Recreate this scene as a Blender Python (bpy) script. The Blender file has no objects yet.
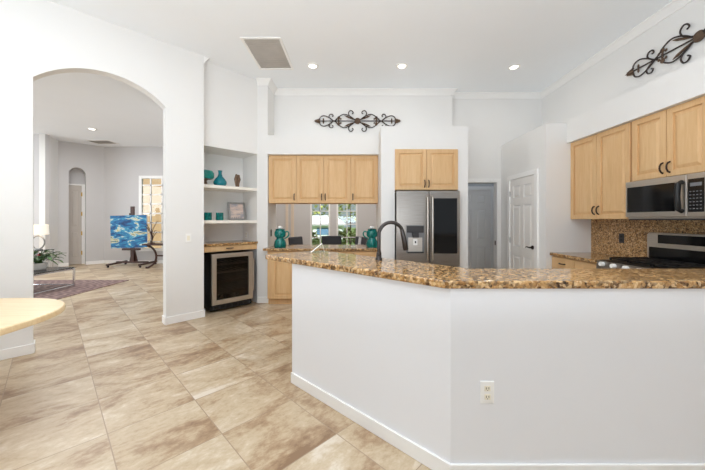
import bpy, bmesh, math, random
from mathutils import Vector, Matrix, noise
random.seed(7)
sc = bpy.context.scene
COL = sc.collection
R = math.radians
S2 = math.sqrt(2.0)

# ------------------------------------------------------------------ camera
cam_d = bpy.data.cameras.new('camera')
cam = bpy.data.objects.new('camera', cam_d)
COL.objects.link(cam)
cam.location = (0, 0, 1.36)
cam.rotation_euler = (R(90), 0, 0)
cam_d.sensor_width = 36.0
cam_d.lens = 36.0 * 305.0 / 705.0
cam_d.shift_x = -0.0035
cam_d.shift_y = -0.0213
cam_d.clip_start = 0.05
cam_d.clip_end = 200
sc.camera = cam

# ------------------------------------------------------------------ world and light
world = bpy.data.worlds.new('world')
sc.world = world
world.use_nodes = True
bg = world.node_tree.nodes['Background']
bg.inputs['Color'].default_value = (0.86, 0.93, 1.0, 1)
bg.inputs['Strength'].default_value = 0.52

def area(name, loc, rot, sx, sy, power, col=(1, 1, 1), spread=180):
    l = bpy.data.lights.new(name, 'AREA')
    l.shape = 'RECTANGLE'; l.size = sx; l.size_y = sy; l.energy = power; l.color = col
    l.spread = R(spread)
    o = bpy.data.objects.new(name, l)
    COL.objects.link(o)
    o.location = loc; o.rotation_euler = rot
    return o
# daylight through the glazed wall behind the camera and the living room's windows, upward bounce fill, added ceiling fills
sun_d = bpy.data.lights.new('sun', 'SUN'); sun_d.energy = 8.0; sun_d.angle = R(1.0); sun_d.color = (1, 0.98, 0.94)
sun = bpy.data.objects.new('sun', sun_d); COL.objects.link(sun); sun.rotation_euler = (R(42), 0, R(12))
area('window_daylight', (0.3, -4.2, 1.75), (R(97), 0, 0), 8.0, 3.0, 10, (0.84, 0.92, 1.0))
area('bounce_flash', (-0.9, -0.7, 1.4), (R(165), 0, 0), 5.0, 1.4, 262, (0.85, 0.925, 1.0))
area('kitchen_ceiling_fill', (-0.7, 1.7, 3.62), (0, 0, 0), 3.4, 1.6, 48, (0.92, 0.96, 1.0))  # unseen fill added above the view to lift floor and peninsula
area('living_daylight', (-11.4, 3.4, 1.8), (R(95), 0, R(-90)), 5.0, 3.0, 290, (0.86, 0.93, 1.0))
area('living_ceiling_fill', (-6.2, 6.4, 3.62), (0, 0, 0), 3.0, 2.4, 115, (0.92, 0.96, 1.0))  # extra soft fill, not a fixture, added to even out the living room
area('dining_ceiling_fill', (-0.7, 7.0, 3.62), (0, 0, 0), 2.0, 1.6, 58, (1.0, 0.95, 0.88))  # invented lamp that keeps the dining room from going dark
area('hall_ceiling_fill', (2.9, 6.2, 3.62), (0, 0, 0), 2.0, 0.6, 12, (0.82, 0.9, 1.0))  # added fill that brightens the otherwise dark hall

sc.view_settings.view_transform = 'Standard'
sc.view_settings.look = 'None'
sc.view_settings.gamma = 1.0
sc.view_settings.use_curve_mapping = False
sc.view_settings.exposure = -0.1
try:
    sc.cycles.max_bounces = 12
    sc.cycles.diffuse_bounces = 8
    sc.cycles.sample_clamp_indirect = 6.0
    sc.cycles.caustics_reflective = False
    sc.cycles.caustics_refractive = False
except Exception:
    pass

# ------------------------------------------------------------------ materials
def lin(c):
    c = c / 255.0
    return c / 12.92 if c <= 0.04045 else ((c + 0.055) / 1.055) ** 2.4
def rgb(r, g, b): return (lin(r), lin(g), lin(b), 1.0)

class NT:
    def __init__(s, name):
        s.m = bpy.data.materials.new(name); s.m.use_nodes = True
        s.t = s.m.node_tree; s.p = s.t.nodes['Principled BSDF']
    def n(s, typ, **kw):
        nd = s.t.nodes.new(typ)
        for k, v in kw.items():
            if k in nd.inputs: nd.inputs[k].default_value = v
            else: setattr(nd, k, v)
        return nd
    def l(s, a, b): s.t.links.new(a, b)
    def ramp(s, fac, stops, interp='LINEAR'):
        r = s.t.nodes.new('ShaderNodeValToRGB'); r.color_ramp.interpolation = interp
        e = r.color_ramp.elements
        while len(e) < len(stops): e.new(0.5)
        for i, (p, c) in enumerate(stops): e[i].position = p; e[i].color = c
        s.l(fac, r.inputs['Fac']); return r.outputs['Color']
    def coords(s, scale=(1, 1, 1), rot=(0, 0, 0)):
        tc = s.n('ShaderNodeTexCoord'); mp = s.n('ShaderNodeMapping')
        mp.inputs['Scale'].default_value = scale; mp.inputs['Rotation'].default_value = rot
        s.l(tc.outputs['Object'], mp.inputs['Vector']); return mp.outputs['Vector']
    def noise(s, vec, scale, detail=4, rough=0.5, dist=0):
        nd = s.n('ShaderNodeTexNoise'); nd.inputs['Scale'].default_value = scale
        nd.inputs['Detail'].default_value = detail; nd.inputs['Roughness'].default_value = rough
        nd.inputs['Distortion'].default_value = dist
        s.l(vec, nd.inputs['Vector']); return nd.outputs['Fac']
    def bump(s, h, strength=0.2, dist=0.005):
        b = s.n('ShaderNodeBump'); b.inputs['Strength'].default_value = strength; b.inputs['Distance'].default_value = dist
        s.l(h, b.inputs['Height']); s.l(b.outputs['Normal'], s.p.inputs['Normal'])

def plain(name, c, rough=0.5, metal=0.0, spec=0.5, emit=None, es=0, trans=0, ior=1.45, vary=0.03, alpha=1.0, vs=6):
    t = NT(name); p = t.p
    p.inputs['Roughness'].default_value = rough; p.inputs['Metallic'].default_value = metal
    p.inputs['Specular IOR Level'].default_value = spec; p.inputs['IOR'].default_value = ior
    p.inputs['Transmission Weight'].default_value = trans; p.inputs['Alpha'].default_value = alpha
    col = rgb(*c)
    if vary:
        f = t.noise(t.coords(), vs, 3)
        a = tuple(x * (1 - vary) for x in col[:3]) + (1,); b = tuple(min(1, x * (1 + vary)) for x in col[:3]) + (1,)
        t.l(t.ramp(f, [(0.3, a), (0.7, b)]), p.inputs['Base Color'])
    else: p.inputs['Base Color'].default_value = col
    if emit:
        p.inputs['Emission Color'].default_value = rgb(*emit); p.inputs['Emission Strength'].default_value = es
    return t.m

def m_wood():
    t = NT('maple_wood')
    v = t.coords((9, 9, 0.7)); f = t.noise(v, 5, 6, 0.6, 0.6)
    f2 = t.noise(t.coords((2, 2, 0.3)), 3, 2)
    mx = t.n('ShaderNodeMix'); mx.data_type = 'FLOAT'; mx.inputs[0].default_value = 0.35
    t.l(f, mx.inputs[2]); t.l(f2, mx.inputs[3])
    t.l(t.ramp(mx.outputs[0], [(0.3, rgb(206, 164, 114)), (0.5, rgb(216, 177, 128)), (0.7, rgb(223, 188, 141))]), t.p.inputs['Base Color'])
    t.p.inputs['Roughness'].default_value = 0.52
    return t.m
def m_tabletop():
    t = NT('light_table_wood')
    f = t.noise(t.coords((0.8, 12, 4)), 4, 5, 0.6, 0.4)
    t.l(t.ramp(f, [(0.3, rgb(232, 204, 158)), (0.7, rgb(243, 222, 182))]), t.p.inputs['Base Color'])
    t.p.inputs['Roughness'].default_value = 0.3
    return t.m
def m_granite(name='granite', sc_=1.0, dull=False):
    t = NT(name)
    vec = t.coords((sc_,) * 3)
    f = t.noise(vec, 24, 8, 0.75, 0.5)
    base = t.ramp(f, [(0.36, rgb(30, 20, 12)), (0.43, rgb(92, 60, 34)), (0.495, rgb(168, 128, 80)), (0.56, rgb(200, 164, 116)), (0.66, rgb(226, 200, 160))])
    vo = t.n('ShaderNodeTexVoronoi'); vo.inputs['Scale'].default_value = 64; t.l(vec, vo.inputs['Vector'])
    wn = t.n('ShaderNodeTexWhiteNoise'); t.l(vo.outputs['Position'], wn.inputs['Vector'])
    cr = t.ramp(wn.outputs['Value'], [(0.0, rgb(26, 18, 12)), (0.14, rgb(76, 50, 28)), (0.28, rgb(158, 114, 64)), (0.5, rgb(194, 152, 98)), (0.72, rgb(226, 194, 148)), (0.9, rgb(112, 92, 70))], 'CONSTANT')
    mx = t.n('ShaderNodeMix'); mx.data_type = 'RGBA'; mx.inputs[0].default_value = 0.55
    t.l(base, mx.inputs[6]); t.l(cr, mx.inputs[7])
    t.l(mx.outputs[2], t.p.inputs['Base Color'])
    t.p.inputs['Roughness'].default_value = 0.35 if dull else 0.1
    return t.m
def m_floor():
    t = NT('travertine_tile')
    tc = t.n('ShaderNodeTexCoord')
    def dot(v):
        d = t.n('ShaderNodeVectorMath', operation='DOT_PRODUCT'); d.inputs[1].default_value = v
        t.l(tc.outputs['Object'], d.inputs[0]); return d.outputs['Value']
    def mth(op, a, b=None, c=None):
        m = t.n('ShaderNodeMath', operation=op)
        for i, x in enumerate((a, b, c)):
            if x is None: continue
            if isinstance(x, (int, float)): m.inputs[i].default_value = x
            else: t.l(x, m.inputs[i])
        return m.outputs[0]
    P = 0.516
    u = mth('DIVIDE', mth('SUBTRACT', dot((1 / S2, 1 / S2, 0)), 0.258), P)
    v = mth('DIVIDE', mth('SUBTRACT', dot((-1 / S2, 1 / S2, 0)), 1.97), P)
    cu, cv = mth('FLOOR', u), mth('FLOOR', v)
    fu, fv = mth('SUBTRACT', u, cu), mth('SUBTRACT', v, cv)
    eu = mth('MINIMUM', fu, mth('SUBTRACT', 1.0, fu)); ev = mth('MINIMUM', fv, mth('SUBTRACT', 1.0, fv))
    e = mth('MINIMUM', eu, ev)
    grout = mth('LESS_THAN', e, 0.0055)
    cell = t.n('ShaderNodeCombineXYZ'); t.l(cu, cell.inputs[0]); t.l(cv, cell.inputs[1])
    wn = t.n('ShaderNodeTexWhiteNoise'); t.l(cell.outputs[0], wn.inputs['Vector'])
    off = t.n('ShaderNodeVectorMath', operation='SCALE'); t.l(wn.outputs['Color'], off.inputs[0]); off.inputs['Scale'].default_value = 37.0
    uv = t.n('ShaderNodeCombineXYZ'); t.l(mth('MULTIPLY', u, 0.75), uv.inputs[0]); t.l(mth('MULTIPLY', v, 1.3), uv.inputs[1])
    ad = t.n('ShaderNodeVectorMath', operation='ADD'); t.l(uv.outputs[0], ad.inputs[0]); t.l(off.outputs[0], ad.inputs[1])
    big = t.noise(ad.outputs[0], 1.15, 7, 0.62, 0.7)
    fine = t.noise(ad.outputs[0], 11, 6, 0.75, 0.3)
    mix1 = mth('ADD', mth('MULTIPLY', big, 0.68), mth('MULTIPLY', fine, 0.32))
    mix2 = mth('ADD', mix1, mth('MULTIPLY', mth('SUBTRACT', wn.outputs['Value'], 0.5), 0.08))
    col = t.ramp(mix2, [(0.36, rgb(138, 110, 84)), (0.43, rgb(166, 139, 110)), (0.49, rgb(187, 166, 137)), (0.56, rgb(199, 181, 154)), (0.64, rgb(217, 205, 188))])
    mx = t.n('ShaderNodeMix'); mx.data_type = 'RGBA'; t.l(grout, mx.inputs[0]); t.l(col, mx.inputs[6]); mx.inputs[7].default_value = rgb(160, 138, 116)
    t.l(mx.outputs[2], t.p.inputs['Base Color'])
    t.l(mth('ADD', 0.26, mth('MULTIPLY', fine, 0.2)), t.p.inputs['Roughness'])
    t.bump(mth('SUBTRACT', 1.0, grout), 0.25, 0.002)
    return t.m
def m_steel(name, a, b, rough):
    t = NT(name)
    f = t.noise(t.coords((1.2, 1.2, 90)), 4, 3, 0.6)
    t.l(t.ramp(f, [(0.3, a), (0.7, b)]), t.p.inputs['Base Color'])
    t.p.inputs['Metallic'].default_value = 1.0; t.p.inputs['Roughness'].default_value = rough
    return t.m
def m_rug():
    t = NT('rug_weave')
    w = t.n('ShaderNodeTexWave'); w.inputs['Scale'].default_value = 5.0; w.inputs['Distortion'].default_value = 9; w.inputs['Detail'].default_value = 3
    t.l(t.coords((0.4, 2.2, 1)), w.inputs['Vector'])
    t.l(t.ramp(w.outputs['Fac'], [(0.1, rgb(110, 88, 84)), (0.5, rgb(128, 104, 100)), (0.9, rgb(148, 124, 118))]), t.p.inputs['Base Color'])
    t.p.inputs['Roughness'].default_value = 0.95
    return t.m
def m_painting():
    t = NT('abstract_paint')
    f = t.noise(t.coords((1.0, 1, 2.9), (0, R(10), 0)), 2.3, 8, 0.66, 0.55)
    t.l(t.ramp(f, [(0.30, rgb(8, 26, 60)), (0.40, rgb(12, 62, 112)), (0.48, rgb(20, 104, 156)), (0.535, rgb(60, 150, 180)), (0.57, rgb(212, 214, 200)), (0.60, rgb(190, 172, 70)), (0.64, rgb(24, 110, 150)), (0.78, rgb(10, 44, 90))]), t.p.inputs['Base Color'])
    t.p.inputs['Roughness'].default_value = 0.55
    return t.m
def m_photo():
    t = NT('faded_picture')
    f = t.noise(t.coords((1, 1, 3)), 6, 4, 0.6)
    t.l(t.ramp(f, [(0.35, rgb(150, 150, 160)), (0.5, rgb(206, 184, 172)), (0.7, rgb(220, 204, 194))]), t.p.inputs['Base Color'])
    t.p.inputs['Roughness'].default_value = 0.3
    return t.m
def m_leaf(name, a, b):
    t = NT(name)
    f = t.noise(t.coords(), 9, 4)
    t.l(t.ramp(f, [(0.35, rgb(*a)), (0.65, rgb(*b))]), t.p.inputs['Base Color'])
    t.p.inputs['Roughness'].default_value = 0.6
    return t.m
def m_glass(name, c=(255, 255, 255), rough=0.0):
    t = NT(name)
    nt = t.t
    tr = t.n('ShaderNodeBsdfTransparent'); tr.inputs['Color'].default_value = rgb(*c)
    gl = t.n('ShaderNodeBsdfGlossy'); gl.inputs['Roughness'].default_value = rough
    fr = t.n('ShaderNodeFresnel'); fr.inputs['IOR'].default_value = 1.45
    mx = t.n('ShaderNodeMixShader'); t.l(fr.outputs[0], mx.inputs[0]); t.l(tr.outputs[0], mx.inputs[1]); t.l(gl.outputs[0], mx.inputs[2])
    t.l(mx.outputs[0], nt.nodes['Material Output'].inputs['Surface'])
    return t.m

M = dict(
    wall=plain('wall_paint', (232, 231, 229), 0.75, spec=0.25, vary=0.006, vs=2),
    ceil=plain('ceiling_paint', (243, 246, 249), 0.85, spec=0.2, vary=0.006, vs=2),
    gwall=plain('grey_wall_paint', (205, 203, 203), 0.75, spec=0.25, vary=0.008, vs=2),
    hwall=plain('hall_wall_paint', (176, 178, 180), 0.75, spec=0.25, vary=0.008, vs=2),
    trim=plain('white_trim', (242, 241, 239), 0.4, vary=0.006),
    door=plain('white_door_paint', (238, 235, 231), 0.4, vary=0.008),
    tdoor=plain('taupe_door_paint', (196, 188, 180), 0.45, vary=0.01),
    shelf=plain('cream_shelf_paint', (240, 235, 226), 0.4, vary=0.008),
    floor=m_floor(), wood=m_wood(), tabletop=m_tabletop(), granite=m_granite(), splash=m_granite('granite_backsplash', 1.5, True),
    steel=m_steel('stainless_steel', rgb(140, 133, 127), rgb(168, 161, 153), 0.3), lsteel=m_steel('bright_stainless_steel', rgb(196, 190, 182), rgb(214, 208, 200), 0.35), chrome=plain('polished_chrome', (220, 220, 222), 0.12, 1.0, vary=0),
    black=plain('black_plastic', (22, 21, 21), 0.35, vary=0.1), blackglass=plain('black_glass', (12, 12, 13), 0.1, vary=0),
    dgrey=plain('dark_grey_plastic', (52, 51, 52), 0.4, vary=0.05), grey=plain('mid_grey_plastic', (120, 120, 122), 0.4, vary=0.03),
    iron=plain('dark_iron', (58, 48, 44), 0.6, 0.2, vary=0.2, vs=40), bronze=plain('bronze_iron', (92, 72, 56), 0.6, 0.2, vary=0.25, vs=60),
    pull=plain('oil_rubbed_bronze', (58, 42, 34), 0.4, 0.5, vary=0.1),
    faucet=plain('gunmetal', (74, 70, 68), 0.3, 0.85, vary=0.05),
    white=plain('white_plastic', (244, 243, 240), 0.35, vary=0.005), ivory=plain('ivory_plastic', (238, 232, 214), 0.35, vary=0.005),
    led=plain('lamp_diffuser', (255, 255, 255), 0.5, emit=(255, 246, 232), es=6, vary=0),
    teal=plain('teal_glaze', (24, 132, 124), 0.15, vary=0.2, vs=14), tealglass=plain('teal_glass', (16, 134, 128), 0.05, trans=0.35, vary=0.45, vs=34),
    aqua=plain('aqua_glass', (30, 144, 158), 0.08, trans=0.35, vary=0.12, vs=16),
    brown=plain('carved_brown', (112, 86, 66), 0.6, vary=0.3, vs=50), dwood=plain('dark_walnut', (62, 36, 28), 0.45, vary=0.2, vs=20),
    silver=plain('antique_silver', (150, 148, 146), 0.35, 0.7, vary=0.1, vs=30),
    mesh=plain('vent_mesh', (204, 199, 193), 0.6, vary=0.05), brass=plain('brass', (200, 160, 70), 0.3, 0.9, vary=0.03),
    rug=m_rug(), paint=m_painting(), photo=m_photo(), canvas=plain('canvas_edge', (232, 228, 220), 0.8),
    glass=m_glass('clear_glass', (244, 250, 248)), cglass=m_glass('cooler_glass', (196, 184, 174)), wine=plain('dark_bottle_glass', (38, 30, 26), 0.1, vary=0.1),
    shade=plain('lamp_shade_linen', (246, 240, 228), 0.8, emit=(255, 240, 214), es=0.35),
    leaf=m_leaf('plant_leaf', (36, 66, 34), (84, 118, 60)), bush=m_leaf('garden_leaf', (120, 136, 60), (206, 206, 120)), palm=m_leaf('palm_leaf', (104, 124, 60), (190, 190, 104)),
    red=plain('red_petal', (176, 40, 44), 0.5), soil=plain('soil', (60, 46, 38), 0.9), bark=plain('bark', (120, 100, 84), 0.9, vary=0.2, vs=20),
    fabric=plain('charcoal_upholstery', (70, 71, 76), 0.9, vary=0.1, vs=80), stripe=plain('pale_upholstery', (206, 206, 208), 0.9, vary=0.05, vs=80),
    stucco=plain('peach_stucco', (186, 152, 118), 0.9, vary=0.05), lawn=plain('lawn_green', (120, 140, 84), 0.95, vary=0.2, vs=3),
    hwhite=plain('white_siding', (236, 238, 242), 0.8), roof=plain('grey_roof', (206, 206, 210), 0.8), bluewin=plain('blue_window', (110, 140, 176), 0.2),
    paper=plain('white_paper', (240, 240, 238), 0.6), rubber=plain('caster_black', (26, 24, 24), 0.6),
    label=plain('white_display', (200, 206, 206), 0.4, emit=(200, 220, 220), es=0.3, vary=0), casing=plain('beige_casing', (224, 208, 190), 0.5),
)

# ------------------------------------------------------------------ mesh helpers
class MB:
    def __init__(s): s.b = bmesh.new()
    def box(s, x0, x1, y0, y1, z0, z1, mat=None):
        vs = [s.b.verts.new(p) for p in ((x0, y0, z0), (x1, y0, z0), (x1, y1, z0), (x0, y1, z0), (x0, y0, z1), (x1, y0, z1), (x1, y1, z1), (x0, y1, z1))]
        for f in ((3, 2, 1, 0), (4, 5, 6, 7), (0, 1, 5, 4), (1, 2, 6, 5), (2, 3, 7, 6), (3, 0, 4, 7)): s.b.faces.new([vs[i] for i in f])
        if mat is not None:
            for v in vs: v.co = mat @ v.co
        return s
    def hexa(s, pts):
        vs = [s.b.verts.new(p) for p in pts]
        for f in ((3, 2, 1, 0), (4, 5, 6, 7), (0, 1, 5, 4), (1, 2, 6, 5), (2, 3, 7, 6), (3, 0, 4, 7)): s.b.faces.new([vs[i] for i in f])
        return s
    def frustum(s, x0, x1, z0, z1, y0, y1, ins):     # raised field on a panel that faces -y
        return s.hexa([(x0, y0, z0), (x1, y0, z0), (x1, y0, z1), (x0, y0, z1), (x0 + ins, y1, z0 + ins), (x1 - ins, y1, z0 + ins), (x1 - ins, y1, z1 - ins), (x0 + ins, y1, z1 - ins)])
    def prism(s, poly, z0, z1):                      # poly in xy, counter-clockwise
        a = [s.b.verts.new((x, y, z0)) for x, y in poly]; b = [s.b.verts.new((x, y, z1)) for x, y in poly]
        n = len(poly)
        s.b.faces.new(list(reversed(a))); s.b.faces.new(b)
        for i in range(n): s.b.faces.new((a[i], a[(i + 1) % n], b[(i + 1) % n], b[i]))
        return s
    def prismy(s, poly, y0, y1):                     # poly in xz, extruded along y
        a = [s.b.verts.new((x, y0, z)) for x, z in poly]; b = [s.b.verts.new((x, y1, z)) for x, z in poly]
        n = len(poly)
        s.b.faces.new(a); s.b.faces.new(list(reversed(b)))
        for i in range(n): s.b.faces.new((a[(i + 1) % n], a[i], b[i], b[(i + 1) % n]))
        return s
    def seg(s, p, q, z0, z1, th):                    # wall: face along p->q, thickness to the left of the direction
        p, q = Vector(p), Vector(q); d = (q - p).normalized(); nrm = Vector((-d.y, d.x)) * th
        return s.prism([tuple(p), tuple(q), tuple(q + nrm), tuple(p + nrm)], z0, z1) if th > 0 else s.prism([tuple(p), tuple(p + nrm), tuple(q + nrm), tuple(q)], z0, z1)
    def tube(s, pts, r, n=8, cap=True):
        pts = [Vector(p) for p in pts]
        rs = r if isinstance(r, (list, tuple)) else [r] * len(pts)
        rings = []; up = None
        for i, p in enumerate(pts):
            d = (pts[min(i + 1, len(pts) - 1)] - pts[max(i - 1, 0)]).normalized()
            if up is None:
                up = Vector((0, 0, 1)) if abs(d.z) < 0.9 else Vector((1, 0, 0))
            a = d.cross(up)
            if a.length < 1e-4: a = d.cross(Vector((0.3, 1, 0.2)))
            a.normalize(); b = a.cross(d).normalized(); up = b
            rings.append([s.b.verts.new(p + (a * math.cos(2 * math.pi * k / n) + b * math.sin(2 * math.pi * k / n)) * rs[i]) for k in range(n)])
        for i in range(len(rings) - 1):
            for k in range(n): s.b.faces.new((rings[i][k], rings[i][(k + 1) % n], rings[i + 1][(k + 1) % n], rings[i + 1][k]))
        if cap:
            s.b.faces.new(list(reversed(rings[0]))); s.b.faces.new(rings[-1])
        return s
    def lathe(s, prof, c=(0, 0, 0), n=24):           # prof: (radius, z) from bottom to top
        rings = []
        for r, z in prof:
            if r < 1e-5: rings.append([s.b.verts.new((c[0], c[1], c[2] + z))])
            else: rings.append([s.b.verts.new((c[0] + r * math.cos(2 * math.pi * k / n), c[1] + r * math.sin(2 * math.pi * k / n), c[2] + z)) for k in range(n)])
        for a, b in zip(rings[:-1], rings[1:]):
            for k in range(n):
                k2 = (k + 1) % n
                if len(a) == 1 and len(b) == 1: continue
                if len(a) == 1: s.b.faces.new((a[0], b[k2], b[k]))
                elif len(b) == 1: s.b.faces.new((a[k], a[k2], b[0]))
                else: s.b.faces.new((a[k], a[k2], b[k2], b[k]))
        return s
    def ball(s, c, r, sx=1, sy=1, sz=1, sub=2):
        mt = Matrix.Translation(c) @ Matrix.Diagonal((r * sx, r * sy, r * sz, 1))
        bmesh.ops.create_icosphere(s.b, subdivisions=sub, radius=1, matrix=mt); return s
    def leaf(s, p, d, w, l, th=0.002, bend=0.3):
        p = Vector(p); d = Vector(d).normalized(); side = d.cross(Vector((0, 0, 1)))
        if side.length < 1e-3: side = Vector((1, 0, 0))
        side.normalize(); up = side.cross(d).normalized()
        rows = []
        for t, wd in ((0, 0.15), (0.3, 0.9), (0.6, 1.0), (1.0, 0.05)):
            c = p + d * (l * t) - Vector((0, 0, 1)) * (bend * l * t * t)
            rows.append([s.b.verts.new(c + side * (w * wd * k / 2) + up * (0.12 * w * abs(k)) + up * h) for k in (-1, 0, 1) for h in (0, th)])
        for a, b in zip(rows[:-1], rows[1:]):
            s.b.faces.new((a[1], a[3], b[3], b[1])); s.b.faces.new((a[3], a[5], b[5], b[3]))
            s.b.faces.new((a[2], a[0], b[0], b[2])); s.b.faces.new((a[4], a[2], b[2], b[4]))
            s.b.faces.new((a[0], a[1], b[1], b[0])); s.b.faces.new((a[5], a[4], b[4], b[5]))
        return s
    def build(s, name, mat, parent=None, smooth=False, bevel=0.0, loc=None, rz=0.0, segs=2):
        bmesh.ops.recalc_face_normals(s.b, faces=s.b.faces)
        me = bpy.data.meshes.new(name); s.b.to_mesh(me); s.b.free()
        me.materials.append(M[mat] if isinstance(mat, str) else mat)
        if smooth:
            me.shade_smooth(); me.set_sharp_from_angle(angle=R(40))
        o = bpy.data.objects.new(name, me); COL.objects.link(o)
        if parent: o.parent = parent
        if loc: o.location = loc
        if rz: o.rotation_euler = (0, 0, rz)
        if bevel:
            bv = o.modifiers.new('bevel', 'BEVEL'); bv.width = bevel; bv.segments = segs; bv.limit_method = 'ANGLE'; bv.angle_limit = R(40)
        return o

def tag(o, label, cat, group=None):
    o['label'] = label; o['category'] = cat
    if group: o['group'] = group
    return o
def thing(name, label, cat, loc=(0, 0, 0), rz=0.0, group=None):
    o = bpy.data.objects.new(name, None); o.empty_display_size = 0.1; COL.objects.link(o)
    o.location = loc; o.rotation_euler = (0, 0, rz)
    return tag(o, label, cat, group)
def struct(o):
    o['kind'] = 'structure'; return o
def kids(o): return [c for c in COL.objects if c.parent == o]
def copy_tree(o, parent=None):
    c = o.copy(); COL.objects.link(c)
    if parent: c.parent = parent
    for ch in [x for x in list(COL.objects) if x.parent == o]: copy_tree(ch, c)
    return c

CEIL = 3.66
# ================================================================== SETTING
struct(MB().box(-12, 3.52, -4.5, 10.2, -0.1, 0).build('floor', 'floor'))
struct(MB().box(-12, 3.52, -8.5, 10.2, CEIL, CEIL + 0.1).build('ceiling', 'ceil'))  # unseen rear end lengthened past the floor to keep the sun off it

# angled wall with the arch: local x runs along the wall towards the niche, -y faces the kitchen
P0 = (-2.12, 4.28, 0)
XL, XR, SPR, APX, TH = -1.65, -0.465, 2.82, 3.07, 0.142
def arch_pts(x0, x1, spring, apex, n=28):
    h = (x1 - x0) / 2; r_ = apex - spring; rad = (h * h + r_ * r_) / (2 * r_); cx = (x0 + x1) / 2; cz = apex - rad
    a = math.asin(h / rad)
    return [(cx + rad * math.sin(-a + 2 * a * i / n), cz + rad * math.cos(-a + 2 * a * i / n)) for i in range(n + 1)]
m = MB()
m.box(-5.2, XL, 0, TH, 0, CEIL); m.box(XR, 0, 0, TH, 0, CEIL)
ap = arch_pts(XL, XR, SPR, APX)
for (xa, za), (xb, zb) in zip(ap[:-1], ap[1:]):
    m.prismy([(xa, za), (xb, zb), (xb, CEIL), (xa, CEIL)], 0, TH)
bmesh.ops.remove_doubles(m.b, verts=m.b.verts, dist=1e-5)
struct(m.build('wall_left', 'wall', loc=P0, rz=R(45)))
m = MB().box(-5.2, XL + 0.012, -0.014, 0, 0, 0.1).box(XR - 0.012, 0.012, -0.014, 0, 0, 0.1).box(XR - 0.014, XR, 0, TH, 0, 0.1).box(XL, XL + 0.014, 0, TH, 0, 0.1).box(0, 0.014, -0.014, TH, 0, 0.1)
struct(m.build('baseboard_left', 'trim', loc=P0, rz=R(45), bevel=0.004))

CROWN = [(0, 0), (0.072, 0), (0.072, -0.014), (0.054, -0.026), (0.034, -0.05), (0.017, -0.076), (0.012, -0.095), (0, -0.095)]
def crown_run(m, p, q, out, e0=0.0, e1=0.0):
    p, q, out = Vector(p), Vector(q), Vector(out); d = (q - p).normalized()
    a = [m.b.verts.new((p.x + out.x * o_ - d.x * o_ * e0, p.y + out.y * o_ - d.y * o_ * e0, CEIL + z)) for o_, z in CROWN]
    b = [m.b.verts.new((q.x + out.x * o_ + d.x * o_ * e1, q.y + out.y * o_ + d.y * o_ * e1, CEIL + z)) for o_, z in CROWN]
    n = len(a); m.b.faces.new(a); m.b.faces.new(list(reversed(b)))
    for i in range(n): m.b.faces.new((a[i], b[i], b[(i + 1) % n], a[(i + 1) % n]))
k = 1 / S2
m = MB(); crown_run(m, (-2.12, 4.28), (-2.22, 4.38), (k, k), 0, 0)
struct(m.build('trim_1', 'trim'))

# niche with shelves (local frame on the niche's front plane)
NL = ((-4.667) * k, 4.667 * k, 0)
NR = R(45)
m = MB()
m.box(1.50, 2.41, 0, 0.64, 2.44, CEIL)
m.box(1.40, 2.53, 0.52, 0.64, 0, 2.44)
m.box(2.40, 2.53, 0, 0.52, 0, 2.44)
m.box(1.40, 1.50, 0, 0.52, 0, 2.44)
struct(m.build('wall_niche', 'wall', loc=NL, rz=NR))

# column, back wall with the serving opening, soffit, refrigerator surround
struct(MB().box(-1.6, -1.43, 5.0, 5.55, 0, CEIL).build('wall_column', 'wall'))
BY = 5.4
m = MB().box(-1.43, 0.385, BY, 5.55, 1.67, CEIL).box(-1.43, 0.385, BY, 5.55, 0, 0.87).box(0.385, 1.72, BY, 5.55, 0, CEIL)
struct(m.build('wall_back', 'wall'))
m = MB().box(1.72, 1.82, 5.55, 5.67, 0, CEIL).box(2.58, 3.52, 5.55, 5.67, 0, CEIL).box(1.82, 2.58, 5.55, 5.67, 2.04, CEIL)
struct(m.build('wall_hall_front', 'wall'))
struct(MB().box(-1.43, 0.385, 4.97, BY, 2.43, 2.74).build('wall_soffit_back', 'wall'))
m = MB().box(0.385, 0.585, 4.48, BY, 0, 2.74).box(1.51, 1.66, 4.48, BY, 0, 2.74).box(0.585, 1.51, 4.48, BY, 2.4, 2.74)
struct(m.build('wall_refrigerator_surround', 'wall'))
struct(MB().box(2.66, 3.4, 4.25, 5.55, 0, 2.71).build('wall_pantry', 'wall'))
struct(MB().box(3.4, 3.52, -1.2, 5.55, 0, CEIL).build('wall_right', 'wall'))
struct(MB().box(2.95, 3.4, -0.6, 4.25, 2.43, 2.74).build('wall_soffit_right', 'wall'))
m = MB()
crown_run(m, (-1.6, 5.0), (-1.43, 5.0), (0, -1), 0, 1); crown_run(m, (-1.43, 5.0), (-1.43, BY), (1, 0), 1, -1)
crown_run(m, (-1.43, BY), (1.72, BY), (0, -1), -1, 1); crown_run(m, (1.72, BY), (1.72, 5.55), (1, 0), 1, -1)
crown_run(m, (1.72, 5.55), (3.4, 5.55), (0, -1), -1, -1)
struct(m.build('trim_2', 'trim'))
m = MB(); crown_run(m, (3.4, -1.2), (3.4, 5.55), (-1, 0), 0, -1)
struct(m.build('trim_3', 'trim'))
struct(MB().box(-1.6, -1.416, 4.986, 5.0, 0, 0.1).box(-1.43, -1.416, 5.0, 5.02, 0, 0.1).build('baseboard_column', 'trim', bevel=0.004))

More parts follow.
